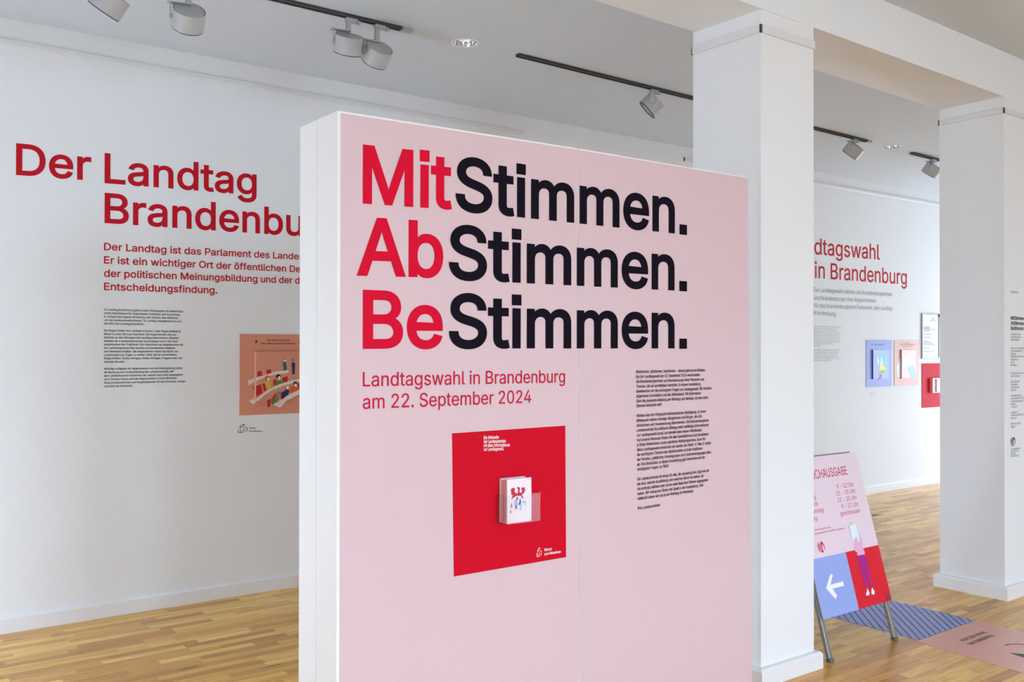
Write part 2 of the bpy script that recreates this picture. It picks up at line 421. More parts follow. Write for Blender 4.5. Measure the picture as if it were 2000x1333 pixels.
# ------------------------------------------------------------------ two square columns
def column(name, x0, x1, y0, y1, rail_z):
    h = beam_y((x0+x1)/2); 
    o = struct(MB().box(x0, x1, y0, y1, -.01, 3.26).obj(name, M_WALL, loc=((x0+x1)/2, (y0+y1)/2, 0)))
    t = .032; H = .086
    pr = [(t, 0), (t, H-.014), (t-.010, H-.002), (0, H)]
    v = []; 
    for d, z in pr: v += [(x0-d, y0-d, z), (x1+d, y0-d, z), (x1+d, y1+d, z), (x0-d, y1+d, z)]
    f = [(4*j+i, 4*j+(i+1) % 4, 4*(j+1)+(i+1) % 4, 4*(j+1)+i) for j in range(3) for i in range(4)]
    MB().add(v, f).obj('baseboard', M_TRIM, o)
    d = .013; e = .004; z0, z1 = rail_z
    for bxx in ((x0+e, x1-e, y0-d, y0), (x0-d, x0, y0+e, y1-e), (x1, x1+d, y0+e, y1-e), (x0+e, x1-e, y1, y1+d)):
        r = MB().box(*bxx, z0+.004, z1).obj('picture_rail', M_RAIL, o); bevel(r, .002, 1)
    for (cx, cy_) in ((x0, y0), (x0, y1), (x1, y0), (x1, y1)):
        sx_ = -1 if cx == x0 else 1; sy_ = -1 if cy_ == y0 else 1
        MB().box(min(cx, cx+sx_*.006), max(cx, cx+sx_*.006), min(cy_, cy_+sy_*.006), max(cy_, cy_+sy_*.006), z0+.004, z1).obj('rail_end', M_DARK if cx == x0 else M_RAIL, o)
    return o
col1 = column('trim_column', 3.642, 4.058, 2.861, 3.288, (3.105, 3.150))
col2 = column('trim_column', 6.136, 6.562, 2.906, 3.333, (3.110, 3.150))
col1['label'] = 'white square column right behind the pink exhibition wall'
col2['label'] = 'white square column with small grey print at the right edge of the photo'

# picture rails on the back wall
def rail(x0, x1, z, label, endcap=None):
    r = empty('picture_rail', (x0, WALL_Y, z), label, 'picture rail')
    v = [(x, WALL_Y+a, z+b) for x in (x0, x1) for a, b in ((0, -.018), (0, .018), (-.008, .018), (-.012, .012), (-.012, -.012), (-.008, -.018))]; n = 6
    MB().add(v, [(i, (i+1) % n, n+(i+1) % n, n+i) for i in range(n)]+[tuple(range(n))[::-1], tuple(range(n, 2*n))]).obj('rail', M_RAIL, r)
    if endcap is not None: MB().box(endcap-.006, endcap, WALL_Y-.013, WALL_Y, z-.016, z+.016).obj('end_cap', M_DARK, r)
rail(LEFT_X, 4.574, 3.318, 'slim white picture rail on the back wall above the red heading, left')
rail(6.436, RIGHT_X-.01, 3.335, 'slim white picture rail on the back wall seen behind the columns', 6.436)

# ------------------------------------------------------------------ wall lettering (vinyl on the back wall)
WP = vplane(WALL_Y); W_OFF = .0015
WPn = Plane((0, WALL_Y, 0), (1, 0, 0), (0, 0, 1))   # n points to -Y: u x v = (1,0,0)x(0,0,1) = (0,-1,0)
def at(pl, x, y): return pl.px(x, y)
def lettering(name, pl, lines, m, label=None, parent=None, cat='wall lettering', off=W_OFF):
    """lines: (text, left px, right px, cap metres, bold)"""
    P = Print(pl, off)
    for t, a, b, cap, bold in lines: P.line(t, pl.px(*a), pl.px(*b), cap, bold, 4 if cap > .05 else 2)
    if parent is None:
        o = P.lines(name, m); 
    else: o = P.obj(name, m, parent)
    if label: o['label'] = label
    if parent is None: o['category'] = cat
    return o
B1 = .013
lettering('wall_heading', WP, [('Der', (31, 342), (178, 353), .180, B1), ('Landtag', (204, 358), (501, 382), .180, B1)], M_DRED,
          'large dark red heading "Der Landtag" on the back wall at the left')
# second line runs on behind the exhibition wall
Q = Print(WP, W_OFF); a = WP.px(204, 436); b = WP.px(588, 462)
v, f = glyphs('Brandenbu', B1, 4); wd = max(p_[0] for p_ in v)-min(p_[0] for p_ in v)
v2, f2 = glyphs('Brandenburg', B1, 4); wd2 = max(p_[0] for p_ in v2)-min(p_[0] for p_ in v2)
k = (b[0]-a[0]+.012)/wd
Q.line('Brandenburg', a, (a[0]+wd2*k, a[1]+(b[1]-a[1])*wd2*k/(b[0]-a[0])), .181, B1, 4)
tag(Q.obj('wall_heading', M_DRED), 'dark red heading "Brandenburg" cut off by the pink exhibition wall', 'wall lettering')
def block(pl, lines, xl, y_top, y_bot, xr_px, ref, cap, bold, res=2, P=None, off=W_OFF, gaps=None):
    """paragraph block: lines with blank strings as gaps; first baseline px (xl, y_top), last (xl, y_bot); ref line reaches xr_px"""
    P = P or Print(pl, off)
    a0 = pl.px(xl, y_top); a1 = pl.px(xl, y_bot); n = len(lines)-1
    v, _ = glyphs(lines[ref], bold, res); wd = max(p[0] for p in v)-min(p[0] for p in v)
    yr = y_top+(y_bot-y_top)*ref/max(n, 1)
    k = (pl.px(xr_px, yr)[0]-a0[0])/wd
    for i, t in enumerate(lines):
        if not t: continue
        v, _ = glyphs(t, bold, res); w_ = (max(p[0] for p in v)-min(p[0] for p in v))*k
        vv = a0[1]+(a1[1]-a0[1])*i/max(n, 1); uu = a0[0]+(a1[0]-a0[0])*i/max(n, 1)
        P.line(t, (uu, vv), (uu+w_, vv), cap, bold, res)
    return P
intro = ['Der Landtag ist das Parlament des Landes', 'Er ist ein wichtiger Ort der öffentlichen Debatte,', 'der politischen Meinungsbildung und der demokra-', 'tischen Entscheidungsfindung.']
intro[0] += ' Brandenburg.'
P = Print(WP, W_OFF)
seg = [('Der Landtag ist das Parlament des Landes', (203, 489), (592, 508), ' Brandenburg.'),
       ('Er ist ein wichtiger Ort der öffentlichen Deb', (203, 515), (597, 533), 'atte,'),
       ('der politischen Meinungsbildung und der de', (203, 541), (595, 555), 'mokratischen'),
       ('Entscheidungsfindung.', (203, 567), (424, 574), '')]
for t, a, b, ext in seg:
    a = WP.px(*a); b = WP.px(*b)
    v, _ = glyphs(t, .012, 3); w1 = max(p_[0] for p_ in v)-min(p_[0] for p_ in v)
    v, _ = glyphs(t+ext, .012, 3); w2 = max(p_[0] for p_ in v)-min(p_[0] for p_ in v)
    P.line(t+ext, a, (a[0]+(b[0]-a[0])*w2/w1, a[1]+(b[1]-a[1])*w2/w1), .0445, .012, 3)
tag(P.lines('wall_text', M_DRED), 'four lines of dark red introduction text under the left heading', 'wall lettering')
body = ['Im Landtag Brandenburg gibt es einen Sitzungssaal mit Gästetribüne', 'sowie Arbeitsräume für Abgeordnete, Fraktionen und Ausschüsse.', 'Er umfasst eine eigene Verwaltung, eine Kantine, eine Bibliothek', 'und die Landespressekonferenz. Im Landtag untergebracht ist auch', 'das Büro der Landtagspräsidentin.', '',
 'Die Abgeordneten des Landtags kommen in aller Regel zweimal im', 'Monat zu einer Sitzung zusammen. Die Abgeordneten sind ver-', 'pflichtet, an den Sitzungen des Landtags teilzunehmen. Daneben', 'arbeiten sie in parlamentarischen Ausschüssen und in den Fach-', 'arbeitskreisen der Fraktionen. Dort diskutieren sie beispielsweise mit', 'der Landesregierung über aktuelle und anstehende Aufgaben', 'und Gesetzesvorhaben. Die Abgeordneten haben das Recht, der', 'Landesregierung Fragen zu stellen. Dafür gibt es verschiedene', 'Möglichkeiten: Große Anfragen, Kleine Anfragen, Fragestunden und', 'Aktuelle Stunden.', '',
 'Wichtige Aufgaben der Abgeordneten sind die Gesetzgebung sowie', 'die Beratung und Verabschiedung des Landeshaushalts. Mit', 'dem Landeshaushalt bestimmen sie, wieviel Geld wofür ausgegeben', 'wird. Darüber hinaus sind die Abgeordneten in ihrem Wahlkreis', 'Ansprechpartnerinnen und Ansprechpartner für die Interessen, Sorgen', 'und Nöte der Menschen.']
P = block(WP, body, 203, 607, 757, 357, 10, .0128, .009)
tag(P.lines('wall_text', M_BLK), 'column of tiny black body text on the back wall below the red introduction', 'wall lettering')
lettering('wall_text', WP, [('Wissen', (487, 838), (500, 838), .010, .01), ('zum Mitnehmen', (487, 844), (512, 844), .010, .01)], M_BLK,
          'two tiny lines of grey caption under the salmon poster')
def booklogo(pl, x0, y0, x1, y1, m, parent, name='logo', off=W_OFF, wd=.0035):
    """hand and book outline in the box of image points"""
    a = pl.px(x0, y1); b = pl.px(x1, y0); W_, H_ = b[0]-a[0], b[1]-a[1]
    P = Print(pl, off)
    for pts in ([(.0, .45), (.0, .05), (.25, .0), (.25, .45)], [(.25, .0), (.62, .05), (.62, .5)], [(.12, .6), (.35, .9), (.7, 1.0), (.5, .7), (.15, .6)], [(.7, .6), (.95, .6), (1, .3), (.8, .1)]):
        for q in stroke([(a[0]+W_*x, a[1]+H_*y) for x, y in pts], wd): P.poly(q)
    return P.obj(name, m, parent)
lg = booklogo(WP, 465, 829, 483, 846, M_BLK, None, 'wall_logo'); tag(lg, 'small outlined hand and book logo under the salmon poster', 'logo')

lettering('wall_heading', WP, [('in Brandenburg', (1591.5, 543.3), (1771, 556.5), .171, .005)], M_DRED, 'dark red heading "in Brandenburg" on the back wall between the columns')
P = Print(WP, W_OFF); v, _ = glyphs('dtagswahl', .005, 4); w1 = max(p_[0] for p_ in v)-min(p_[0] for p_ in v)
v, _ = glyphs('Landtagswahl', .005, 4); w2 = max(p_[0] for p_ in v)-min(p_[0] for p_ in v)
a = WP.px(1590.5, 497); b = WP.px(1718, 508); P.line('Landtagswahl', (b[0]-(b[0]-a[0])*w2/w1, a[1]-(b[1]-a[1])*(w2/w1-1)), b, .171, .005, 4)
tag(P.obj('wall_heading', M_DRED), 'dark red heading "Landtagswahl" on the back wall, start hidden by the first column', 'wall lettering')
P = Print(WP, W_OFF)
for t, a, b in (('Zur Landtagswahl wählen die Brandenburgerinnen', (1589, 570), (1742, 579)), ('und Brandenburger ihre Abgeordneten', (1589, 586), (1711, 591.5)), ('für das brandenburgische Parlament, den Landtag', (1589, 601), (1742, 606.5)), ('Brandenburg.', (1589, 615), (1633, 617.5))):
    P.line(t, WP.px(*a), WP.px(*b), .044, .0, 2)
tag(P.lines('wall_text', mat('mid_grey_lettering', (128, 128, 130), .6, .02, 8)), 'four grey lines of introduction under the right heading', 'wall lettering')
b2 = ['Mit der Wahl bestimmen die Wählerinnen', 'und Wähler, wer im Landtag sitzt und', 'welche Parteien dort vertreten sind.', 'Alle Menschen ab sechzehn Jahren, die', 'seit mindestens einem Monat im Land', 'wohnen, dürfen wählen. Sie haben zwei', 'Stimmen: eine für eine Person aus dem', 'Wahlkreis und eine für eine Landesliste', 'einer Partei oder Vereinigung', 'ihrer Wahl.', '', 'Die Wahlen sind allgemein, unmittelbar,', 'frei, gleich und geheim. Gewählt wird', 'alle fünf Jahre. Nach der Wahl wählt', 'der Landtag die Ministerpräsidentin', 'oder den Ministerpräsidenten und wird', 'damit wieder arbeitsfähig.']
P = block(WP, b2, 1589, 639, 706, 1640, 7, .0128, .0)
tag(P.lines('wall_text', M_GREY), 'small pale grey text column on the back wall beside the first column', 'wall lettering')

# ------------------------------------------------------------------ posters on the back wall
def sheet(name, x0, x1, z0, z1, y, m, label, cat='poster', t=.006):
    r = empty(name, ((x0+x1)/2, y, z0), label, cat)
    MB().box(x0, x1, y-t, y, z0, z1).obj('sheet', m, r); return r
def art(planes, shapes, to_uv, rect, parent):
    """shapes: (material, polygon); drawn on the sheet and, clipped, on the raised panel in front of it"""
    mats_ = {}
    for i, (m, poly) in enumerate(shapes):
        q = [to_uv(*p_) for p_ in poly]
        for k_, pl in enumerate(planes):
            c = q if k_ == 0 else clip(q, *rect)
            if len(c) < 3: continue
            # the panel plane sees the same print; depth order grows with i
            P = mats_.setdefault(m.name, (m, MB()))[1]
            tt = tessellate_polygon([[Vector((a, b, 0)) for a, b in c]])
            vv = [pl.pt(a, b, .0006+.00006*i) for a, b in c]; fs = []
            for tr in tt:
                A, B, C_ = (vv[j] for j in tr); fs.append(tr if (B-A).cross(C_-A).dot(pl.n) > 0 else tr[::-1])
            P.add(vv, fs)
    for nm, (m, mb_) in mats_.items(): mb_.obj('printed_shape', m, parent)
C_ = lambda n_, c: mat('print_'+n_, c, .55, .01, 10)
pw, pr_, pg, pgd, pn, py_, po, pk, pgr, pf = C_('white', (226, 214, 206)), C_('chair_red', (190, 8, 22)), C_('green', (88, 135, 48)), C_('dark_green', (28, 98, 68)), C_('navy', (28, 36, 92)), C_('yellow', (212, 186, 40)), C_('orange', (222, 92, 28)), C_('black', (24, 20, 24)), C_('grey', (120, 130, 145)), C_('face', (242, 236, 232))
ps = sheet('salmon_poster', 2.257, 2.759, 1.162, 1.690, WALL_Y, M_SALMON, 'square salmon poster of a parliament meeting, half hidden by the pink wall')
PS = vplane(WALL_Y-.006); rect = (2.357, 2.662, 1.256, 1.574); PD = .026
PP = vplane(WALL_Y-.006-PD); PQ = vplane(WALL_Y-.006-.013)
MB().box(rect[0], rect[1], WALL_Y-.006-PD, WALL_Y-.006, rect[2], rect[3]).obj('raised_panel', mat('salmon_panel', (214, 142, 116), .4, .02, 8), ps)
MB().box(rect[0]-.0025, rect[0], WALL_Y-.006-PD, WALL_Y-.006, rect[2], rect[3]).obj('panel_edge', mat('painted_lit_edge', (214, 168, 148), .2, .02, 8), ps)  # paler strip paints the light caught by the panel's side
z6 = lambda zx, zy: PS.px(zx/6.06+450, zy/6.06+640)
E_ = lambda cx, cy_, rx, ry: ellipse(cx, cy_, rx, ry)
shapes = [(pr_, [(305, 520), (350, 512), (358, 570), (300, 580)]), (pr_, [(408, 505), (460, 492), (466, 540), (410, 555)]),
 (pw, [(208, 630), (290, 595), (400, 560), (520, 520), (650, 505), (680, 525), (640, 542), (520, 553), (400, 583), (300, 628), (213, 690)]),
 (pr_, [(268, 700), (345, 668), (362, 775), (285, 820)]), (pr_, [(360, 665), (385, 658), (415, 735), (377, 755)]), (pr_, [(487, 620), (522, 610), (525, 675), (490, 692)]), (pr_, [(595, 595), (657, 576), (660, 640), (598, 655)]),
 (py_, [(388, 640), (440, 638), (462, 715), (407, 735)]), (po, E_(420, 602, 30, 36)), (pf, E_(430, 612, 13, 22)),
 (pg, [(525, 630), (585, 618), (597, 678), (518, 690)]), (pk, E_(548, 580, 28, 27)), (pf, E_(558, 597, 14, 21)),
 (pw, [(220, 875), (300, 830), (430, 737), (560, 672), (700, 627), (845, 600), (845, 632), (720, 657), (600, 692), (480, 737), (380, 802), (300, 882), (272, 912)]),
 (pgd, [(600, 410), (640, 403), (648, 500), (612, 514)]), (pf, E_(627, 388, 13, 18)), (po, E_(622, 376, 12, 10)), (pn, [(704, 415), (746, 418), (740, 552), (712, 556)]), (pgr, E_(718, 388, 17, 20)),
 (pr_, [(770, 665), (828, 650), (828, 712), (785, 725)]), (pr_, [(575, 770), (630, 745), (620, 850), (575, 840)]), (pn, [(582, 782), (640, 730), (682, 745), (660, 800), (588, 842)]), (py_, E_(660, 695, 21, 23)), (pf, E_(657, 712, 12, 18)),
 (po, [(683, 700), (750, 690), (792, 730), (760, 772), (690, 772)]), (pk, E_(748, 662, 25, 24)), (pf, E_(752, 682, 15, 20)),
 (pr_, [(430, 855), (467, 840), (470, 937), (440, 947)]), (pr_, [(475, 830), (512, 775), (528, 800), (482, 885)]), (pg, [(480, 880), (512, 820), (560, 800), (552, 860), (500, 918)]), (pgr, E_(553, 776, 24, 24)),
 (pw, [(500, 915), (560, 880), (640, 815), (740, 760), (845, 718), (845, 762), (740, 815), (680, 852), (590, 950)])]
art([PS, PP], shapes, z6, rect, ps)
P = Print(PS, .001); P.line('DIE ARBEITSTREFFEN', PS.px(522, 666.5), PS.px(565.6, 667), .011, .01, 2); P.line('DER LANDTAGSABGEORDNETEN', PS.px(509.5, 672.8), PS.px(577, 673.3), .011, .01, 2)
for tr in ([(499, 664), (503.5, 667.5), (499, 671.5)], [(587.5, 665), (583, 668.5), (587.5, 672)]): P.poly([PS.px(*t) for t in tr])
P.obj('title_print', C_('brown', (78, 28, 20)), ps)

# blue poster and peach poster
bp = sheet('blue_poster', 9.347, 9.850, 1.180, 1.700, WALL_Y, M_PERI, 'periwinkle blue poster on the back wall between the columns')
PDs = .013
def raised(r, x0, x1, z0, z1, m, medge):
    MB().box(x0, x1, WALL_Y-.006-PDs, WALL_Y-.006, z0, z1).obj('raised_panel', m, r)
    MB().box(x0-.003, x0, WALL_Y-.006-PDs, WALL_Y-.006, z0, z1).obj('panel_edge', medge, r)
z5 = lambda zx, zy: PS.px(zx/6.06+1580, zy/6.06+600)
rb_ = (9.460, 9.765, 1.268, 1.590)
raised(bp, *rb_, mat('periwinkle_panel', (134, 148, 210), .4, .02, 8), M_PERID)
cy1, yl, gr, mg = C_('teal', (120, 208, 214)), C_('pale_yellow', (232, 222, 92)), C_('leaf_green', (132, 196, 66)), C_('magenta', (205, 52, 140))
art([PS, PQ], [(cy1, [(808, 550), (885, 545), (890, 690), (822, 700)]), (pf, [(788, 585), (800, 580), (818, 640), (808, 715), (792, 640)]), (pf, [(838, 600), (852, 595), (862, 690), (838, 695)]),
  (yl, [(822, 705), (850, 680), (885, 710), (888, 750), (818, 752)]), (gr, [(815, 750), (890, 748), (888, 785), (818, 788)]), (mg, [(828, 795), (852, 800), (848, 835), (815, 870), (810, 855)])], z5, rb_, bp)
P = Print(PS, .001); P.line('DEINE STIMME', PS.px(1707, 675), PS.px(1723, 675), .013, .01, 2)
for x in (1703.5, 1727): P.poly([PS.px(x-1, 671), PS.px(x+1, 673), PS.px(x-1, 675)])
P.obj('title_print', M_PERID, bp)
pp = sheet('peach_poster', 9.905, 10.420, 1.182, 1.702, WALL_Y, M_PEACH, 'peach poster with a white arched figure, right of the blue poster')
rp_ = (10.035, 10.335, 1.262, 1.592)
raised(pp, *rp_, mat('peach_panel', (210, 156, 138), .4, .02, 8), mat('peach_panel_edge', (176, 96, 84), .5, .02, 8))
lb, wh2 = C_('pale_blue', (168, 198, 208)), C_('off_white', (226, 230, 230))
art([PS, PQ], [(wh2, [(1045, 830), (1040, 700), (1080, 610), (1115, 565), (1160, 590), (1195, 660), (1225, 720), (1170, 740), (1150, 690), (1118, 700), (1100, 760), (1115, 820), (1080, 835)]),
  (lb, [(1175, 690), (1215, 690), (1262, 810), (1250, 850), (1195, 852), (1165, 740)])], z5, rp_, pp)
P = Print(PS, .001)
for t, x0_, x1_, y_ in (('FÜR UNSER', 1764, 1776, 671), ('BRANDENBURG STIMMEN', 1757, 1784, 674.5), ('UND WÄHLEN', 1762, 1779, 678)): P.line(t, PS.px(x0_, y_), PS.px(x1_, y_), .011, .0, 2)
P.obj('title_print', C_('rust', (120, 60, 48)), pp)
lettering('wall_text', WP, [('Wissen zum', (1698, 769), (1707, 769), .010, 0), ('Mitnehmen', (1698, 773), (1709, 773), .010, 0)], M_GREY, 'faint tiny caption under the blue poster')
# framed notice
nb = empty('framed_notice', (10.68, WALL_Y, 1.49), 'white notice in a thin grey frame above the red poster', 'notice board')
x0, x1, z0, z1 = 10.482, 10.868, 1.488, 2.020; t = .010
MB().box(x0+t, x1-t, WALL_Y-.008, WALL_Y, z0+t, z1-t).obj('sheet', mat('notice_paper', (228, 228, 230), .6, .01, 8), nb)
mb = MB().box(x0, x0+t, WALL_Y-.016, WALL_Y, z0, z1).box(x1-t, x1, WALL_Y-.016, WALL_Y, z0, z1).box(x0+t, x1-t, WALL_Y-.016, WALL_Y, z0, z0+t).box(x0+t, x1-t, WALL_Y-.016, WALL_Y, z1-t, z1)
mb.obj('frame', mat('notice_frame', (150, 150, 152), .4, .02, 8), nb)
MB().box(x1-.016, x1+.003, WALL_Y-.02, WALL_Y-.002, z1-.035, z1+.002).obj('corner_clip', M_BLK, nb)
PN = vplane(WALL_Y-.008); P = Print(PN, .001)
z14 = lambda zx, zy: PN.px(zx/14.02+1795, zy/14.02+605)
for zx0, zx1, zy in ((295, 480, 320), (130, 295, 490), (130, 295, 525), (130, 470, 558), (130, 295, 600), (130, 345, 690), (130, 325, 780), (130, 295, 890), (130, 370, 935), (130, 460, 980), (130, 285, 1070), (130, 440, 1160)):
    a = z14(zx0, zy); b = z14(zx1, zy); n_ = max(3, int((b[0]-a[0])/.016)); P.line('nachname wahlkreis land brandenburg'[:n_].strip(), a, (b[0], a[1]), .018, 0, 2)
P.poly([z14(350, 270), z14(405, 270), z14(405, 235), z14(378, 225)]); P.f and P.obj('notice_text', M_GREY, nb)
rd = sheet('red_poster', 10.490, 10.990, .909, 1.430, WALL_Y, M_RED, 'red poster with a small leaflet box, low beside the second column')
a = PS.px(1816.5, 739); b = PS.px(1834, 767)
MB().box(a[0], a[0]+.24, WALL_Y-.04, WALL_Y-.006, b[1], a[1]).obj('leaflet_box', mat('leaflet_box_pink', (222, 150, 150), .4, .02, 8), rd)
MB().box(a[0]+.07, a[0]+.24, WALL_Y-.052, WALL_Y-.04, b[1]+.01, a[1]-.01).obj('leaflet_stack', mat('leaflet_paper', (226, 205, 212), .6, .02, 8), rd)

# ------------------------------------------------------------------ the free-standing exhibition wall
EW = empty('exhibition_wall', (2.34, 2.82, 0), 'free-standing white exhibition wall with pink front and large lettering', 'exhibition wall')
YF = 2.68; TB = .022
def quad_board(name, tl, tr, bl, br, z, y0, y1, m, par):
    (x0t, z0t), (x1t, z1t) = tl, tr
    return MB().hexa([(bl, y0, z), (br, y0, z), (bl, y1, z), (br, y1, z), (x0t, y0, z0t), (x1t, y0, z1t), (x0t, y1, z0t), (x1t, y1, z1t)]).obj(name, m, par)
Z = .002
quad_board('side_panel', (1.336, 2.345), (3.322, 2.355), 1.338, 3.350, Z, YF+TB, 2.829, M_BOARD, EW)
quad_board('side_panel', (1.336, 2.345), (3.322, 2.355), 1.338, 3.350, Z, 2.831, 2.960, M_BOARD, EW)
fa = quad_board('front_panel', (1.335, 2.345), (2.3315, 2.3555), 1.337, 2.3445, Z, YF, YF+TB, M_BOARD, EW)
fb = quad_board('front_panel', (2.3335, 2.3555), (3.322, 2.3565), 2.3465, 3.350, Z, YF, YF+TB, M_BOARD, EW)
SP = vplane(YF)
def foil(x0t, x1t, x0b, x1b, z0t, z1t, par):
    quad_board('pink_print', (x0t, z0t), (x1t, z1t), x0b, x1b, Z+.001, YF-.0008, YF-.0001, M_PINK, par)
foil(1.3455, 2.3300, 1.3475, 2.3430, 2.339, 2.3505, fa)
foil(2.3350, 3.3215, 2.3480, 3.3495, 2.3505, 2.3525, fb)
SO = .0024
BB = .017
def put(lines, m, label, name='lettering'):
    P = Print(SP, SO)
    for t, a, b, cap, bold in lines: P.line(t, SP.px(*a), SP.px(*b), cap, bold, 8 if cap > .1 else 3)
    o = P.lines(name, m, EW) if len(lines) > 1 else P.obj(name, m, EW); o['label'] = label; return o
put([('Mit', (708, 398), (882, 410), .189, BB)], M_REDT, 'large red lettering "Mit"')
put([('Stimmen.', (889, 411.5), (1341, 459), .189, BB)], M_NAVY, 'first line of large dark navy lettering "Stimmen."')
put([('Ab', (696, 539), (865, 543), .189, BB)], M_REDT, 'large red lettering "Ab"')
put([('Stimmen.', (876, 546), (1341, 569), .189, BB)], M_NAVY, 'second line of large dark navy lettering "Stimmen."')
put([('Be', (708, 682), (864, 681), .189, BB)], M_REDT, 'large red lettering "Be"')
put([('Stimmen.', (876, 681), (1341, 681), .189, BB)], M_NAVY, 'third line of large dark navy lettering "Stimmen."')
M_CRIM = mat('crimson_lettering', (200, 22, 66), .6, .02, 8, spec=.15)
put([('Landtagswahl in Brandenburg', (708, 755.5), (1103, 747.5), .0462, .004), ('am 22. September 2024', (708, 799.5), (1037, 787), .0462, .004)], M_CRIM, 'two lines of crimson election date lettering')
t2 = ['Mitstimmen, abstimmen, bestimmen - darum geht es bei Wahlen.', 'Bei der Landtagswahl am 22. September 2024 entscheiden', 'die Brandenburgerinnen und Brandenburger über Personen und', 'Themen, die sie unmittelbar betreffen. In dieser Ausstellung', 'beantworten wir die wichtigsten Fragen zur Landtagswahl. Wir erklären', 'allgemeine Grundsätze und den Wahlablauf. Wir informieren', 'über die passende Kleidung am Wahltag und darüber, ob man seine', 'Stimme verkaufen darf.', '',
 'Wahlen sind ein Höhepunkt demokratischer Beteiligung. In ihrem', 'Mittelpunkt stehen mündige Bürgerinnen und Bürger, die sich', 'einmischen und Verantwortung übernehmen. Die Brandenburgische', 'Landeszentrale für politische Bildung stellt vielfältige Informationen', 'zur Landtagswahl bereit, sie betreibt aber keinen Wahlkampf.', 'Auf unserer Webseite finden Sie alle Kandidatinnen und Kandidaten', 'in Ihren Wahlkreisen sowie sämtliche Wahlprogramme. Auch für', 'diese Landtagswahl entwickeln wir wieder den Wahl-O-Mat. Er bildet', 'die wichtigsten Themen des Wahlkampfes und die Positionen', 'der Parteien, politischen Vereinigungen und Listenvereinigungen dazu', 'ab. Eine Broschüre zu dieser Ausstellung gibt Antworten auf die', 'wichtigsten Fragen zur Wahl.', '',
 'Die Landeszentrale ist etwas für alle, die neugierig sind. Egal wie alt', 'sie sind, welche Ausbildung oder welchen Beruf sie haben, ob', 'sie erstmals wählen oder schon viele Male ihre Stimme abgegeben', 'haben. Wir wünschen Ihnen viel Spaß in der Ausstellung. Und', 'vielleicht sehen wir uns ja am Wahltag im Wahllokal.', '', 'Ihre Landeszentrale']
P = Print(SP, SO)
_z = lambda zx, zy: SP.px(zx/4.3+1220, zy/4.3+700)
a0, a1 = _z(93, 127), _z(105, 1275); vf, _ = glyphs(t2[4], .009, 2); kx = (_z(725, 265)[0]-_z(93, 290)[0])/(max(q[0] for q in vf)-min(q[0] for q in vf))
for i, t_ in enumerate(t2):
    if not t_: continue
    vf, _ = glyphs(t_, .009, 2); wd_ = (max(q[0] for q in vf)-min(q[0] for q in vf))*kx
    s_ = i/(len(t2)-1); u_ = a0[0]+(a1[0]-a0[0])*s_; v_ = a0[1]+(a1[1]-a0[1])*s_
    P.line(t_, (u_, v_), (u_+wd_, v_+.002), .0122, .009, 2)
o = P.lines('lettering', M_NAVY, EW); o['label'] = 'column of small dark body text at the right'
# red poster with the leaflet dispenser
rpo = mesh_obj('red_print', [(x, y, z) for y in (YF-.0009, YF-.0032) for x, z in ((1.7745, .8225), (2.2735, .8225), (2.2685, 1.312), (1.766, 1.310))],
               [(0, 1, 2, 3)[::-1], (4, 5, 6, 7)[::-1][::-1], (0, 4, 7, 3), (1, 2, 6, 5), (3, 7, 6, 2), (0, 1, 5, 4)], M_RED, EW)
rpo['label'] = 'square red printed field with white small print'
RP = vplane(YF-.0032); P = Print(RP, .0008)
for i, (t_, xr) in enumerate((('Die Webseite', 974), ('der Landeszentrale', 987.5), ('mit allen Informationen', 995.3), ('zur Landtagswahl.', 984))):
    y_ = 858.8+i*7.55; P.line(t_, RP.px(944.5, y_), RP.px(xr, y_-1.4), .0118, .012, 2)
P.line('Wissen', RP.px(1062.6, 1077.5), RP.px(1077.5, 1075), .0100, .012, 2); P.line('zum Mitnehmen', RP.px(1063, 1085.5), RP.px(1095, 1080.5), .0100, .012, 2)
P.obj('lettering', M_WHT, rpo)
booklogo(RP, 1048, 1069.5, 1057.5, 1088.5, M_WHT, rpo, 'logo', .0008, .0016)
# acrylic holder and the leaflets
H = empty('leaflet_holder', (2.03, YF-.004, .985), 'clear acrylic leaflet holder on the red square of the pink wall', 'leaflet holder')
x0, x1, z0, z1, yb, yf_ = 1.948, 2.110, .984, 1.096, YF-.0036, YF-.054; t = .0025
MB().box(x0, x1, yb-t, yb, z0, z1).obj('back_plate', M_ACR, H)
MB().box(x0, x1, yf_, yf_+t, z0, z1-.012).obj('front_plate', M_ACR, H)
MB().box(x0, x1, yf_+t, yb-t, z0, z0+t).obj('bottom_plate', M_ACR, H)
MB().box(x0, x0+t, yf_+t, yb-t, z0+t, z1-.006).obj('side_plate', M_ACR, H)
MB().box(x1-t, x1, yf_+t, yb-t, z0+t, z1-.006).obj('side_plate', M_ACR, H)
M_PAP = mat('leaflet_white', (238, 226, 234), .6, .01, 8); M_PAPE = mat('leaflet_edge_pink', (226, 170, 178), .7, .02, 60)
lx0, lx1, lz0, lz1 = 1.9625, 2.0695, .9875, 1.1415
n = 11; yk = YF-.0062; dy = .0042
covers = []
for i in range(n):
    back = i < 3
    ll = empty('leaflet', ((lx0+lx1)/2, yk, lz0), None, 'leaflet', 'leaflets in the acrylic holder')
    ll['label'] = 'white leaflet with red eagle cover at the front of the holder' if i == n-1 else 'small leaflet seen by its edge within the stack in the holder'
    top = lz1 - (.0 if (i < 3 or i == n-1) else .006 if i % 2 else .004); xa = lx0 + (0 if (i < 3 or i == n-1) else .0015*(i % 3))
    MB().box(xa, lx1, yk-dy+.0004, yk, lz0, top).obj('pages', M_PAPE if 2 < i < n-2 else M_PAP, ll)
    yk -= dy
front = ll; LP = vplane(yk+.0004)
zl = lambda zx, zy: LP.px(zx/10.25+960, zy/10.25+910)
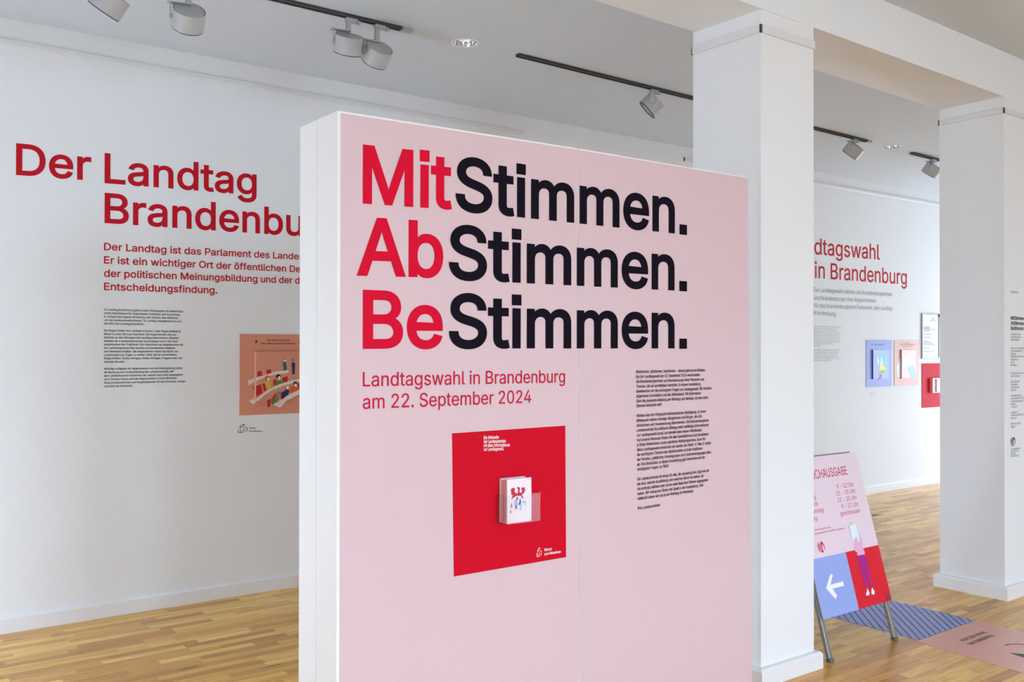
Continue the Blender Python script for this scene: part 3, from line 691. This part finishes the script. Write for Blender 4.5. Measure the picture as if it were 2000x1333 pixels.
eagle = [(385, 470), (430, 445), (465, 450), (460, 500), (470, 540), (500, 560), (525, 545), (530, 500), (528, 465), (498, 450), (515, 435), (550, 428), (567, 450), (560, 520), (570, 548), (595, 545), (610, 510), (600, 470), (590, 445), (625, 440), (672, 432), (660, 465), (690, 490), (655, 500), (675, 530), (640, 535), (655, 560), (620, 565), (610, 600), (640, 640), (652, 672), (600, 640), (575, 598), (545, 615), (520, 600), (470, 620), (430, 650), (393, 678), (410, 630), (422, 590), (383, 580), (405, 550), (380, 530), (400, 510), (378, 495)]
P = Print(LP, .0006); P.poly([zl(*q) for q in eagle]); P.obj('eagle_print', mat('eagle_red', (190, 30, 62), .5, .02, 8), front)
def small(nm, c, polys):
    P = Print(LP, .0008)
    for q in polys: P.poly([zl(*r_) for r_ in q])
    P.obj('figure_print', mat(nm, c, .5, .02, 8), front)
small('fig_lightblue', (165, 185, 232), [[(460, 690), (510, 680), (530, 800), (450, 800)], [(590, 700), (610, 800), (590, 900), (565, 910), (570, 780)]])
small('fig_purple', (130, 50, 120), [[(470, 800), (510, 795), (500, 870), (478, 870)], [(505, 620), (530, 640), (515, 700), (492, 690)], [(372, 900), (390, 895), (385, 955), (370, 950)]])
small('fig_navy', (45, 55, 140), [[(565, 640), (585, 690), (580, 780), (540, 790), (560, 700)]])
small('fig_ochre', (170, 120, 70), [[(385, 790), (405, 735), (415, 850), (388, 845)], [(620, 715), (648, 710), (645, 745), (622, 742)]])
small('fig_mint', (180, 215, 215), [[(655, 700), (690, 715), (680, 810), (652, 800)]])
small('fig_green', (70, 150, 90), [[(675, 720), (693, 725), (690, 748), (676, 745)]])

# ------------------------------------------------------------------ small print on the second column
CP = vplane(2.906); P = Print(CP, .001)
zc = lambda zx, zy: CP.px(zx/3.5+1940, zy/3.5+540)
def cl(t_, zy, cap, w_=None, bold=0):
    v_, _ = glyphs(t_, bold, 2); nat = (max(q[0] for q in v_)-min(q[0] for q in v_))*cap/capheight()
    a = zc(119, zy); P.line(t_, a, (a[0]+(w_ or nat), a[1]), cap, bold, 2)
cl('Impressum', 115, .020, .100)
lines_c = ['Ausstellung zur', 'Landtagswahl in', 'Brandenburg', '', '', 'Idee und Konzept der', 'Landeszentrale für', 'Bildung', 'Redaktion und Texte', 'Gestaltung', 'Druck', 'Montage', '', '', 'Wir danken allen Freunden', 'und Förderern', '', 'Illustrationen', 'Fotografie', 'Übersetzung', 'Lektorat', '', 'Ausstellungsbau', 'mit freundlicher Hilfe', 'Lichtplanung und Technik', 'Aufbau', 'Transport', '', 'Leihgaben', 'Archive und Bibliotheken', 'Museum', '', 'Öffnungszeiten', 'täglich']
y_ = 402
for t_ in lines_c:
    if t_: cl(t_, y_, .014)
    y_ += 19.2
P.lines('small_text', M_GREY, col2)['label'] = 'column of small grey text'
P = Print(CP, .001)
cl('MitStimmen.', 297, .024, None, .02); cl('AbStimmen.', 332, .024, None, .02); cl('BeStimmen.', 367, .024, None, .02)
P.lines('small_heading', M_BLK, col2)['label'] = 'three lines of small dark grey heading'
def bars(pl, x0, y0, x1, y1, m, par, off=.001):
    a = pl.px(x0, y1); b = pl.px(x1, y0); W_, H_ = b[0]-a[0], b[1]-a[1]; P = Print(pl, off)
    for i in range(6):
        c = (i+.5)/6; h = math.sqrt(max(0, 1-(2*c-1)**2))/2; x_ = a[0]+W_*c; w_ = W_*.045
        lo, hi = .5-h, .5+h
        if i == 4: lo = .62
        if i == 2: hi = .85; lo = .25
        P.poly([(x_-w_, a[1]+H_*lo), (x_+w_, a[1]+H_*lo), (x_+w_, a[1]+H_*hi), (x_-w_, a[1]+H_*hi)])
    P.poly(ellipse(a[0]+W_*.55, a[1]+H_*.1, W_*.14, H_*.08, 10)); P.poly(ellipse(a[0]+W_*.7, a[1]+H_*.8, W_*.12, H_*.1, 10))
    return P.obj('logo', m, par)
bars(CP, 1973.5, 853, 1983, 873, M_BLK, col2)
P = Print(CP, .001); 
for i, t_ in enumerate(('Landeszentrale', 'für politische', 'Bildung', 'Brandenburg')): cl(t_, 1190+i*16, .013)
P.obj('small_text', M_GREY, col2)

# ------------------------------------------------------------------ A-frame sign
TL = .27; SG = empty('pavement_sign', (4.50, 3.12, 0), 'tilted A-frame sign with opening hours, white arrow and woman, beside the column', 'sign')
SPn = Plane((4.185, 2.892, .212), (1, 0, 0), (0, math.sin(TL), math.cos(TL)))   # lower left corner of the sheet
U, V_, N = SPn.u, SPn.v, SPn.n
SW, SH = .628, .828
def sbox(name, a0, a1, b0, b1, o0, o1, m, par=SG):
    return MB().obox(SPn.pt((a0+a1)/2, (b0+b1)/2, (o0+o1)/2), U, V_, N, (a1-a0)/2, (b1-b0)/2, (o1-o0)/2).obj(name, m, par)
sheet_ = sbox('printed_sheet', 0, SW, 0, SH, -.004, 0, M_SIGNP)
sbox('blue_field', 0, .314, 0, .3015, 0, .0006, M_SIGNB, sheet_); sbox('red_field', .314, SW, 0, .3015, 0, .0006, M_SIGNR, sheet_)
sbox('backing_board', .012, SW-.012, .01, SH-.01, -.018, -.005, M_ALU)
bevel(sbox('top_rail', .0, SW-.05, SH-.004, SH+.008, -.03, -.004, M_ALU), .003)
foot_b = -.212/math.cos(TL)-.004
for a_ in (.000, SW-.032):
    l_ = bevel(sbox('leg', a_, a_+.030, foot_b+.028, SH-.02, -.040, -.018, M_ALU), .004)
    sbox('foot_cap', a_-.001, a_+.031, foot_b+.006, foot_b+.030, -.042, -.016, mat('grey_plastic', (95, 98, 98), .5, .03, 20), l_)
sbox('bottom_rail', .032, SW-.032, .02, .05, -.034, -.019, M_ALU)
sbox('corner_clamp', SW-.042, SW-.008, .004, .036, .0008, .003, mat('smoky_clamp', (150, 60, 75), .3, .02, 20))
# rear half of the frame, leaning the other way
apex = SPn.pt(0, SH, -.03); RPn = Plane((4.185, 2*apex.y-2.892+.02, .212), (1, 0, 0), (0, -math.sin(TL), math.cos(TL)))
def rbox(name, a0, a1, b0, b1, o0, o1, m):
    return MB().obox(RPn.pt((a0+a1)/2, (b0+b1)/2, (o0+o1)/2), RPn.u, RPn.v, RPn.n, (a1-a0)/2, (b1-b0)/2, (o1-o0)/2).obj(name, m, SG)
for a_ in (.0, SW-.032): bevel(rbox('leg', a_, a_+.030, foot_b+.014, SH-.02, -.002, .020, M_ALU), .004)
rbox('rear_sheet', 0, SW, 0, SH-.02, -.012, -.003, M_SIGNP)
MS1, MS2 = mat('sign_red_ink', (205, 38, 78), .5, .02, 8), mat('sign_pink_ink', (214, 90, 130), .5, .02, 8)
P = Print(SPn, .0012)
v_, _ = glyphs('CHAUSGABE', 0, 3); w1 = max(q[0] for q in v_)-min(q[0] for q in v_); v_, _ = glyphs('BUCHAUSGABE', 0, 3); w2 = max(q[0] for q in v_)-min(q[0] for q in v_)
a_, b_ = .206, .500; P.line('BUCHAUSGABE', (b_-(b_-a_)*w2/w1, .709), (b_, .709), .048, 0, 3); P.obj('heading_print', MS1, sheet_)
P = Print(SPn, .0012)
days = ('Montag', 'Dienstag', 'Mittwoch', 'Donnerstag', 'Freitag'); hrs = ('9 - 12 Uhr', '13 - 18 Uhr', '12 - 15 Uhr', '9 - 12 Uhr', 'geschlossen')
for i in range(5):
    vv = .640-i*.0367
    P.line(days[i], (.035, vv), (1, vv), .0235, .0, 2, fit=False)
    v_, _ = glyphs(hrs[i], 0, 2); w_ = (max(q[0] for q in v_)-min(q[0] for q in v_))*.0235/capheight(); P.line(hrs[i], (.532-w_, vv), (.532, vv), .0235, 0, 2)
P.lines('hours_print', MS2, SG)
P = Print(SPn, .0012); P.line('In den Ferienzeiten geöffnet wie', (.045, .441), (.232, .441), .0095, 0, 2); P.line('in der Buchausgabe für Sie geöffnet angegeben', (.045, .422), (.352, .422), .0095, 0, 2); P.lines('small_print', MS2, SG)
def sp_poly(name, m, polys, off=.0012):
    P = Print(SPn, off)
    for q in polys: P.poly(q)
    return P.obj(name, m, sheet_)
P = Print(SPn, .0012)
for i in range(6):
    c = (i+.5)/6; h = math.sqrt(1-(2*c-1)**2)*.029; x_ = .082+.064*c; lo, hi = .354-h, .354+h
    if i == 4: lo = .36
    if i == 2: lo, hi = .340, .372
    P.poly([(x_-.0028, lo), (x_+.0028, lo), (x_+.0028, hi), (x_-.0028, hi)])
P.poly(ellipse(.117, .331, .009, .007, 10)); P.poly(ellipse(.128, .372, .007, .008, 10))
P.obj('logo', MS1, sheet_)
WI = mat('sign_white_ink', (240, 243, 250), .45, .01, 8)
A = lambda x, y: SPn.px(x/5.33+1580, y/5.33+1060)
sp_poly('arrow', WI, [[A(175, 478), A(220, 330), A(247, 340), A(222, 442), A(355, 405), A(363, 452), A(243, 485), A(292, 552), A(275, 592)]])
# woman holding a book: legs, jumper, arms, book, hair
sp_poly('figure_legs', mat('fig_magenta', (168, 12, 142), .5, .02, 8), [[A(500, 140), A(578, 128), A(605, 210), A(660, 465), A(638, 472), A(565, 240), A(608, 468), A(590, 478), A(530, 260)]], .0016)
sp_poly('figure_jumper', mat('fig_pink', (232, 176, 208), .5, .02, 8), [[A(468, 20), A(470, 70), A(482, 100), A(498, 98), A(500, 138), A(580, 126), A(575, 90), A(560, 60), A(545, -40), A(520, -70), A(490, -75), A(462, -40)]], .0015)
sp_poly('figure_shoes', WI, [[A(605, 478), A(628, 530), A(618, 555), A(588, 552), A(600, 510)], [A(655, 468), A(682, 515), A(676, 545), A(648, 540), A(648, 500)]], .0018)
B_ = lambda x, y: SPn.px(x/6.667+1580, y/6.667+880)
sp_poly('figure_hair', mat('fig_hair', (214, 214, 110), .5, .02, 8), [[B_(535, 945), B_(562, 930), B_(575, 970), B_(540, 985)], [B_(640, 1090), B_(662, 1100), B_(668, 1130), B_(645, 1140)]], .0016)
sp_poly('figure_sleeve', mat('fig_pale_grey', (200, 205, 225), .5, .02, 8), [[B_(510, 980), B_(530, 985), B_(560, 1140), B_(545, 1100)]], .0015)
sp_poly('figure_book', mat('fig_white_blue', (226, 240, 252), .5, .02, 8), [[B_(525, 985), B_(598, 955), B_(650, 1120), B_(655, 1200), B_(640, 1200), B_(615, 1130), B_(580, 1160), B_(582, 1225), B_(570, 1215), B_(555, 1130)]], .0018)

# ------------------------------------------------------------------ floor stickers
def fl_box(name, x0, x1, y0, y1, m, par, sk0=0, z=.0012): return mesh_obj(name, [(x0, y0, 0), (x1, y0, 0), (x1, y1, 0), (x0, y1, 0), (x0, y0, z), (x1, y0, z), (x1, y1, z), (x0, y1, z)], [(4, 5, 6, 7), (0, 1, 5, 4), (1, 2, 6, 5), (2, 3, 7, 6), (3, 0, 4, 7), (0, 3, 2, 1)], m, par)
fs = empty('floor_sticker', (5.23, 3.1, 0), 'blue floor sticker with diagonal navy stripes under the A-frame sign', 'floor sticker')
X0, X1, Y0, Y1 = 4.900, 5.530, 2.785, 3.410
fl_box('sheet', X0, X1, Y0, Y1, M_FBLUE, fs)
FP = Plane((0, 0, .0012), (1, 0, 0), (0, 1, 0))
c = X0-(Y1-Y0)-.03; 
while c < X1:
    q = clip([(c, Y0), (c+.0095, Y0), (c+.0095+(Y1-Y0), Y1), (c+(Y1-Y0), Y1)], X0, X1, Y0, Y1)
    if len(q) > 2:
        P = Print(FP, .0006); P.poly(q); P.obj('stripe', M_FLINE, fs)
    c += .0555
fs2 = empty('floor_sticker', (5.2, 2.3, 0), 'salmon floor sticker with dark lettering and curved arrow, right of the striped one', 'floor sticker')
Xa, Xb = 4.845, 5.525
mesh_obj('sheet', [(4.873, Y0-.004, 0), (5.515, Y0-.004, 0), (5.52, 1.60, 0), (4.76, 1.60, 0), (4.873, Y0-.004, .0012), (5.515, Y0-.004, .0012), (5.52, 1.60, .0012), (4.76, 1.60, .0012)],
         [(4, 7, 6, 5), (0, 4, 5, 1), (1, 5, 6, 2), (2, 6, 7, 3), (3, 7, 4, 0), (0, 1, 2, 3)], M_FPINK, fs2)
P = Print(FP, .0006); P.line('VOR DER WAHL', (5.066, 2.622), (5.352, 2.626), .030, .01, 2); P.line('INFORMIEREN,', (5.046, 2.566), (5.325, 2.572), .030, .01, 2); P.lines('lettering', M_BLK, fs2)
P = Print(FP, .0006)
for q in stroke([(5.185, 2.457), (5.225, 2.452), (5.265, 2.430), (5.292, 2.395), (5.30, 2.34), (5.285, 2.28), (5.245, 2.235), (5.18, 2.225), (5.12, 2.26), (5.095, 2.32)], .010): P.poly(q)
P.poly([(5.078, 2.382), (5.060, 2.300), (5.125, 2.318)]); P.obj('arrow', M_BLK, fs2)
fs3 = empty('floor_sticker', (5.2, 3.7, 0), 'salmon floor sticker behind the A-frame sign, barely seen past the column', 'floor sticker')
fl_box('sheet', 4.910, 5.535, 3.415, 4.04, M_FPINK, fs3)
# dark outlined floor box lid
fb_ = empty('floor_box', (8.1, 5.3, 0), 'small floor socket lid with dark rim in the parquet behind the sign', 'floor socket')
mb = MB(); x0, x1, y0, y1, t = 8.00, 8.28, 5.105, 5.30, .022
mb.box(x0, x1, y0, y0+t, 0, .003).box(x0, x1, y1-t, y1, 0, .003).box(x0, x0+t, y0+t, y1-t, 0, .003).box(x1-t, x1, y0+t, y1-t, 0, .003); mb.obj('rim', mat('bronze_rim', (92, 80, 70), .4, .03, 20), fb_)
MB().box(x0+t, x1-t, y0+t, y1-t, 0, .0015).obj('lid', mat('socket_lid', (176, 160, 138), .4, .03, 20), fb_)

# ------------------------------------------------------------------ ceiling: tracks, spotlights, downlights
def track(x0, x1, y0, y1, label, caps):
    t = empty('lighting_track', ((x0+x1)/2, (y0+y1)/2, CE_B), label, 'lighting track')
    d = Vector((x1-x0, y1-y0, 0)).normalized(); s_ = Vector((-d.y, d.x, 0)); c = Vector(((x0+x1)/2, (y0+y1)/2, CE_B-.008)); L = (Vector((x1, y1, 0))-Vector((x0, y0, 0))).length/2
    mb = MB(); h = Vector((0, 0, 1))
    mb.obox(c, d, s_, h, L, .004, .003)                                    # slot floor
    for sg_ in (-1, 1): mb.obox(c+s_*(.0145*sg_)-h*.001, d, s_, h, L, .0035, .009)
    mb.obox(c+h*.005, d, s_, h, L, .018, .003); mb.obj('rail', M_TRACK, t)
    for e in caps: MB().obox(c+d*(L*e)+d*(.035*e)-h*.001, d, s_, h, .035, .018, .009).obj('end_cap', M_LAMP, t)
    return t
track(-1.5, 2.742, 4.700, 4.702, 'black lighting track at the upper left carrying four spotlights', [1])
track(3.568, 7.50, 4.680, 4.745, 'black lighting track on the ceiling running behind the first column', [1])
track(8.30, 11.5, 4.780, 4.86, 'black lighting track on the ceiling beside the second column', [])
def spot(px, py, ty, back, tx, label):
    hp = vplane(ty).px(px, py); c = Vector((hp[0], ty, hp[1])); n = Vector(back).normalized()
    s_ = empty('spotlight', (tx, ty, CE_B), label, 'spotlight', 'white drum spotlights on the ceiling tracks')
    r, h = .079, .047
    MB().lathe(c, n, [(r-.006, -h+.004), (r-.006, -h), (r, -h+.0005), (r, h-.0005), (r-.001, h), (r-.004, h), (r-.004, h-.006), (.001, h-.006)][::1], 40).obj('lamp_head', M_LAMP, s_, smooth=False)
    MB().lathe(c, n, [(.001, h-.0055), (r-.0065, h-.0055), (r-.0065, h-.001), (.001, h-.001)], 40).obj('back_plate', M_LAMP, s_)
    MB().lathe(c, n, [(r-.0045, h-.0058), (r-.0062, h-.0058), (r-.0062, h-.0015), (r-.0045, h-.0015)], 40, True).obj('groove_shade_ring', M_DARK, s_)  # dark ring paints the shade in the groove around the back plate
    MB().lathe(c, n, [(r-.001, -h-.004), (r-.001, -h+.001), (r-.016, -h+.001), (r-.016, -h-.004)], 40, True).obj('front_ring', M_LAMPD, s_)
    MB().lathe(c, n, [(.001, -h-.001), (r-.015, -h-.001), (r-.015, -h+.001), (.001, -h+.001)], 32).obj('lens', mat('lamp_lens', (150, 150, 150), .15, .02, 10), s_)
    # bracket: side arm -> plate above the head -> neck -> adapter
    p = n.cross(Vector((0, 0, 1))).normalized()
    if p.dot(right) > 0: p = -p
    q = Vector((0, 0, 1)).cross(p)
    top = c.z + .052 + .022*abs(n.z) ; Z_ = Vector((0, 0, 1))
    arm_x = c + p*(r+.006)
    mb = MB(); mb.obox(Vector((arm_x.x, arm_x.y, (top+c.z-.01)/2)), p, q, Z_, .0025, .013, (top-c.z+.01)/2)
    plate_c = Vector((c.x, c.y, top)) + p*(r+.0085)/2
    mb.obox(plate_c, p, q, Z_, (r+.0085)/2+.012, .019, .003); mb.obj('bracket', M_LAMP, s_)
    MB().lathe(arm_x-p*.008, p, [(.010, 0), (.010, .014)], 16).obj('pivot', M_LAMP, s_)
    nx = Vector((c.x, c.y, 0)); zt = CE_B-.038
    if zt > top: MB().obox(Vector((c.x, c.y, (top+zt)/2)), Vector((1, 0, 0)), Vector((0, 1, 0)), Z_, .012, .010, (zt-top)/2+.001).obj('neck', M_LAMP, s_)
    bevel(MB().box(c.x-.016, c.x+.052, ty-.017, ty+.017, CE_B-.040, CE_B-.0185).obj('track_adapter', M_LAMP, s_), .004)
    MB().lathe((c.x+.054, ty, CE_B-.0325), (1, 0, 0), [(.009, 0), (.013, .003), (.013, .018), (.009, .022)], 16).obj('knob', M_LAMP, s_)
    return s_
spot(213, 5, 4.70, (.411, -.434, .802), 1.16, 'white drum spotlight cut off by the upper left edge, first from the left')
spot(368, 36, 4.70, (-.122, -.703, .70), 1.54, 'white drum spotlight seen from behind, second from the left')
spot(680, 86, 4.70, (-.094, -.498, .862), 2.43, 'white drum spotlight pointing almost straight down, left one of the pair above the pink wall')
spot(736, 106, 4.70, (.002, -.723, .69), 2.62, 'tilted white drum spotlight, right one of the pair above the pink wall')
spot(1274, 206, 4.70, (.516, -.523, .678), 4.84, 'grey-white drum spotlight with black front ring left of the first column')
spot(1667, 294, 4.74, (.13, -.658, .741), 7.31, 'small white drum spotlight between the columns, left of the far downlight')
spot(1820, 332, 4.79, (.063, -.608, .791), 8.61, 'small white drum spotlight against the second column')
for i, (x, y, r) in enumerate(DL):
    d = empty('downlight', (x, y, CE_B), ('round recessed downlight with bright reflector, in the middle of the rear ceiling' if i == 0 else 'small recessed downlight between the columns'), 'downlight', 'recessed downlights')
    MB().lathe((x, y, CE_B), (0, 0, 1), [(r+.010, -.003), (r-.003, -.0045), (r-.006, 0), (r-.003, .004), (r+.010, -.0005)], 40, True).obj('trim_ring', M_TRIM, d)
    mb = MB(); rings = [(r-.006, 0), (r-.010, .03), (r-.024, .07), (.022, .105), (.001, .11)]; nseg = 24; v = []; f = []
    for j, (rr, hh) in enumerate(rings):
        for k in range(nseg):
            a = 6.28318*k/nseg; e = rr*(1+(.05 if k % 2 else -.03)*(j > 0)); v.append((x+e*math.cos(a), y+e*math.sin(a), CE_B+hh))
    for j in range(len(rings)-1):
        for k in range(nseg): f.append((j*nseg+k, (j+1)*nseg+k, (j+1)*nseg+(k+1) % nseg, j*nseg+(k+1) % nseg))
    mb.add(v, f).obj('reflector', M_CHROME, d)
    MB().lathe((x, y, CE_B+.05), (0, 0, 1), [(.008, 0), (.016, .004), (.016, .045), (.008, .05)], 16).obj('bulb', M_WHT, d)
